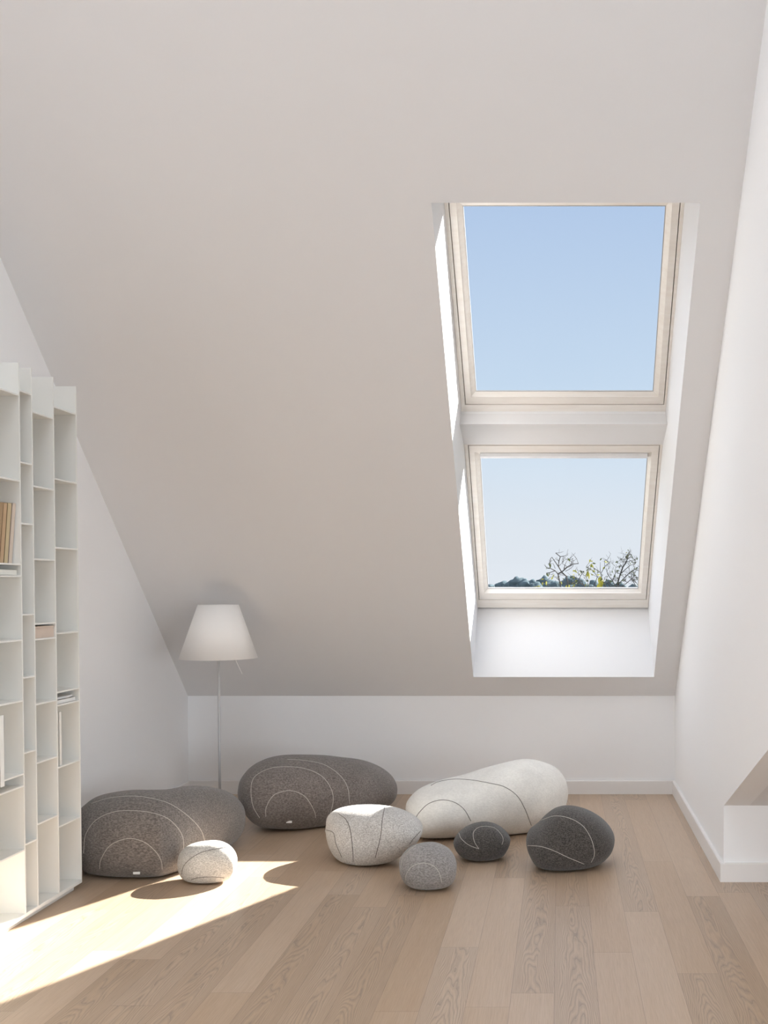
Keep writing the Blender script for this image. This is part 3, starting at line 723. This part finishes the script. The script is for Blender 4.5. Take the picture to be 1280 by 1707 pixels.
M_BARK = simple('twig_bark', (.06, .055, .05, 1), .9, spec=0.1, var=.3, scale=8)
M_LEAFY = simple('yellow_leaf', (.40, .37, .06, 1), .8, spec=0.1, var=.25, scale=6)
M_LEAFG = simple('olive_leaf', (.10, .12, .045, 1), .8, spec=0.1, var=.3, scale=6)
TD = 9.0
def t6(x, y, d=0.0): return at_depth(880 + x / 6.4, 910 + y / 6.4, TD + d)
def leaf(bm, c, L, d, w=.45):
    d = Vector(d).normalized(); s = d.cross(Vector((rnd.uniform(-1, 1), rnd.uniform(-1, 1), rnd.uniform(-.3, .3)))).normalized(); nn = d.cross(s)
    P = [c, c + d*L*.35 + s*L*w*.5 + nn*L*.06, c + d*L*.7 + s*L*w*.38 + nn*L*.05, c + d*L, c + d*L*.7 - s*L*w*.38 + nn*L*.05, c + d*L*.35 - s*L*w*.5 + nn*L*.06, c + d*L*.4 - nn*L*.03]
    v = [bm.verts.new(p) for p in P]
    for a_, b_ in ((0,1),(1,2),(2,3),(3,4),(4,5),(5,0)): bm.faces.new((v[a_], v[b_], v[6]))
def twigs(bm, tips, p, d, L, r, depth):
    n = 4; pts = [p]; q = p.copy(); dd = d.copy()
    for i in range(n):
        dd = (dd + Vector((rnd.uniform(-.35, .35), rnd.uniform(-.35, .35), rnd.uniform(-.2, .28)))).normalized()
        q = q + dd * L / n; pts.append(q.copy())
    tube(bm, pts, [r * (1 - .5 * i / n) for i in range(n + 1)], 5)
    tips.append((q.copy(), dd.copy()))
    if depth > 0:
        for k in range(2 if depth < 2 else 3):
            i = rnd.randint(1, n); nd = (dd + Vector((rnd.uniform(-1, 1), rnd.uniform(-.6, .6), rnd.uniform(-.3, .9)))).normalized()
            twigs(bm, tips, pts[i], nd, L * rnd.uniform(.5, .75), r * .65, depth - 1)
def bare_tree(label, trunk_px, polys, seedv, extra, ny, ng, yl=()):
    global rnd
    global TD
    TD += 2.2
    rnd = random.Random(seedv)
    base = t6(*trunk_px); root = empty('garden_tree', (base.x, TD, GZ), label, 'tree', None)
    bm = bmesh.new(); tips = []
    fork = base + Vector((0, 0, -.5))
    tube(bm, [Vector((base.x, TD, GZ)), Vector((base.x + .05, TD, GZ + 2.8)), fork + Vector((0, 0, -.6)), fork], [.11, .09, .06, .045], 8)
    for poly, r, lo in polys:
        dz = rnd.uniform(-.25, .25)
        pts = [t6(x, y, dz * min(1, i / 3)) for i, (x, y) in enumerate(poly)]
        if lo: pts = [fork, lerp(fork, pts[0], .5) + Vector((0.01, .02, 0))] + pts
        tube(bm, pts, [r * (1 - .45 * i / (len(pts) - 1)) for i in range(len(pts))], 6)
        tips += [(p, Vector((rnd.uniform(-1, 1), 0, rnd.uniform(-1, .2)))) for p in pts[-3:]]
        for p in pts[2:]:
            for _ in range(extra):
                d = Vector((rnd.uniform(-1, 1), rnd.uniform(-.7, .7), rnd.uniform(-.3, .9))).normalized()
                twigs(bm, tips, p, d, rnd.uniform(.05, .14), .003, 1 if extra < 2 else 2)
    obj('branches', bm, M_BARK, root, True)
    for name, nl, mat, sz in (('yellow_leaves', ny, M_LEAFY, .055), ('green_leaves', ng, M_LEAFG, .05)):
        if not nl and not (yl and name == 'yellow_leaves'): continue
        bm = bmesh.new()
        for _ in range(nl):
            c, d = rnd.choice(tips); leaf(bm, c, sz * rnd.uniform(.6, 1.1), (rnd.uniform(-.6, .6), rnd.uniform(-.4, .4), rnd.uniform(-1, .1)))
        if name == 'yellow_leaves':
            for x, y, s in yl: leaf(bm, t6(x, y), s, (rnd.uniform(-.25, .25), 0, -1), .5)
        tag(obj(name, bm, mat, root), kind='stuff')
A_ = [([(350, 440), (335, 370), (320, 300)], .012, 1), ([(320, 300), (290, 265), (240, 240), (205, 240)], .006, 0), ([(290, 265), (230, 285), (195, 290)], .005, 0),
      ([(240, 240), (225, 200), (215, 195)], .004, 0), ([(425, 400), (410, 325), (360, 280), (325, 220), (330, 160), (345, 115), (295, 75)], .009, 1), ([(325, 220), (290, 170), (255, 120)], .006, 0),
      ([(345, 115), (378, 112)], .003, 0), ([(320, 300), (370, 270), (420, 225), (470, 195), (538, 188)], .008, 0), ([(455, 205), (470, 160), (480, 135)], .004, 0), ([(480, 160), (500, 150)], .003, 0),
      ([(385, 250), (395, 200), (425, 145)], .005, 0), ([(400, 270), (440, 250), (458, 235)], .004, 0), ([(430, 225), (380, 200), (368, 190)], .003, 0), ([(290, 240), (270, 190), (235, 190)], .003, 0)]
bare_tree('bare forked tree outside, rising leftmost above the lower window sill', (360, 470), A_, 11, 1, 0, 6)
B_ = [([(120, 440), (150, 400), (180, 385), (220, 430)], .006, 1), ([(450, 430), (480, 400), (540, 395), (600, 420)], .007, 1), ([(520, 440), (540, 380), (560, 320), (600, 270)], .006, 1),
      ([(600, 430), (570, 370), (520, 340), (470, 320)], .006, 1), ([(640, 440), (640, 370), (610, 320), (650, 260), (645, 220)], .005, 1), ([(700, 440), (740, 330), (690, 260), (620, 225)], .006, 1),
      ([(830, 440), (790, 350), (770, 280), (700, 235)], .007, 1), ([(770, 280), (770, 175)], .004, 0), ([(780, 290), (820, 220), (875, 175)], .005, 0), ([(820, 220), (815, 160), (848, 145)], .004, 0), ([(270, 330), (320, 330)], .003, 0)]
bare_tree('low tree with yellow leaves outside, middle of the lower window sill', (640, 480), B_, 23, 1, 34, 44,
          [(640, 260, .10), (655, 290, .09), (770, 320, .12), (775, 350, .13), (765, 380, .12), (785, 365, .11), (755, 400, .10), (150, 385, .05), (195, 375, .06), (120, 430, .06), (440, 410, .06), (410, 415, .06)])
C_ = [([(950, 445), (965, 370), (985, 300), (1010, 230), (1045, 175), (1060, 140), (1040, 110)], .014, 1), ([(1060, 140), (1090, 120), (1108, 92)], .005, 0), ([(1045, 175), (1100, 155), (1150, 150)], .005, 0),
      ([(940, 440), (900, 370), (860, 320), (840, 270)], .009, 1), ([(900, 370), (930, 300), (935, 230)], .006, 0), ([(970, 400), (1030, 340), (1080, 290), (1140, 250), (1185, 265)], .009, 1),
      ([(985, 300), (1040, 250), (1085, 210), (1145, 190)], .007, 0), ([(1100, 300), (1110, 360), (1160, 400)], .006, 0), ([(880, 440), (850, 400), (800, 380)], .007, 1), ([(1000, 440), (1060, 390), (1130, 330), (1175, 340)], .008, 1),
      ([(1010, 230), (980, 190), (955, 180)], .004, 0), ([(1160, 440), (1120, 380), (1090, 330)], .007, 1)]
bare_tree('dense twiggy tree outside at the right of the lower window', (960, 470), C_, 37, 2, 2, 70)
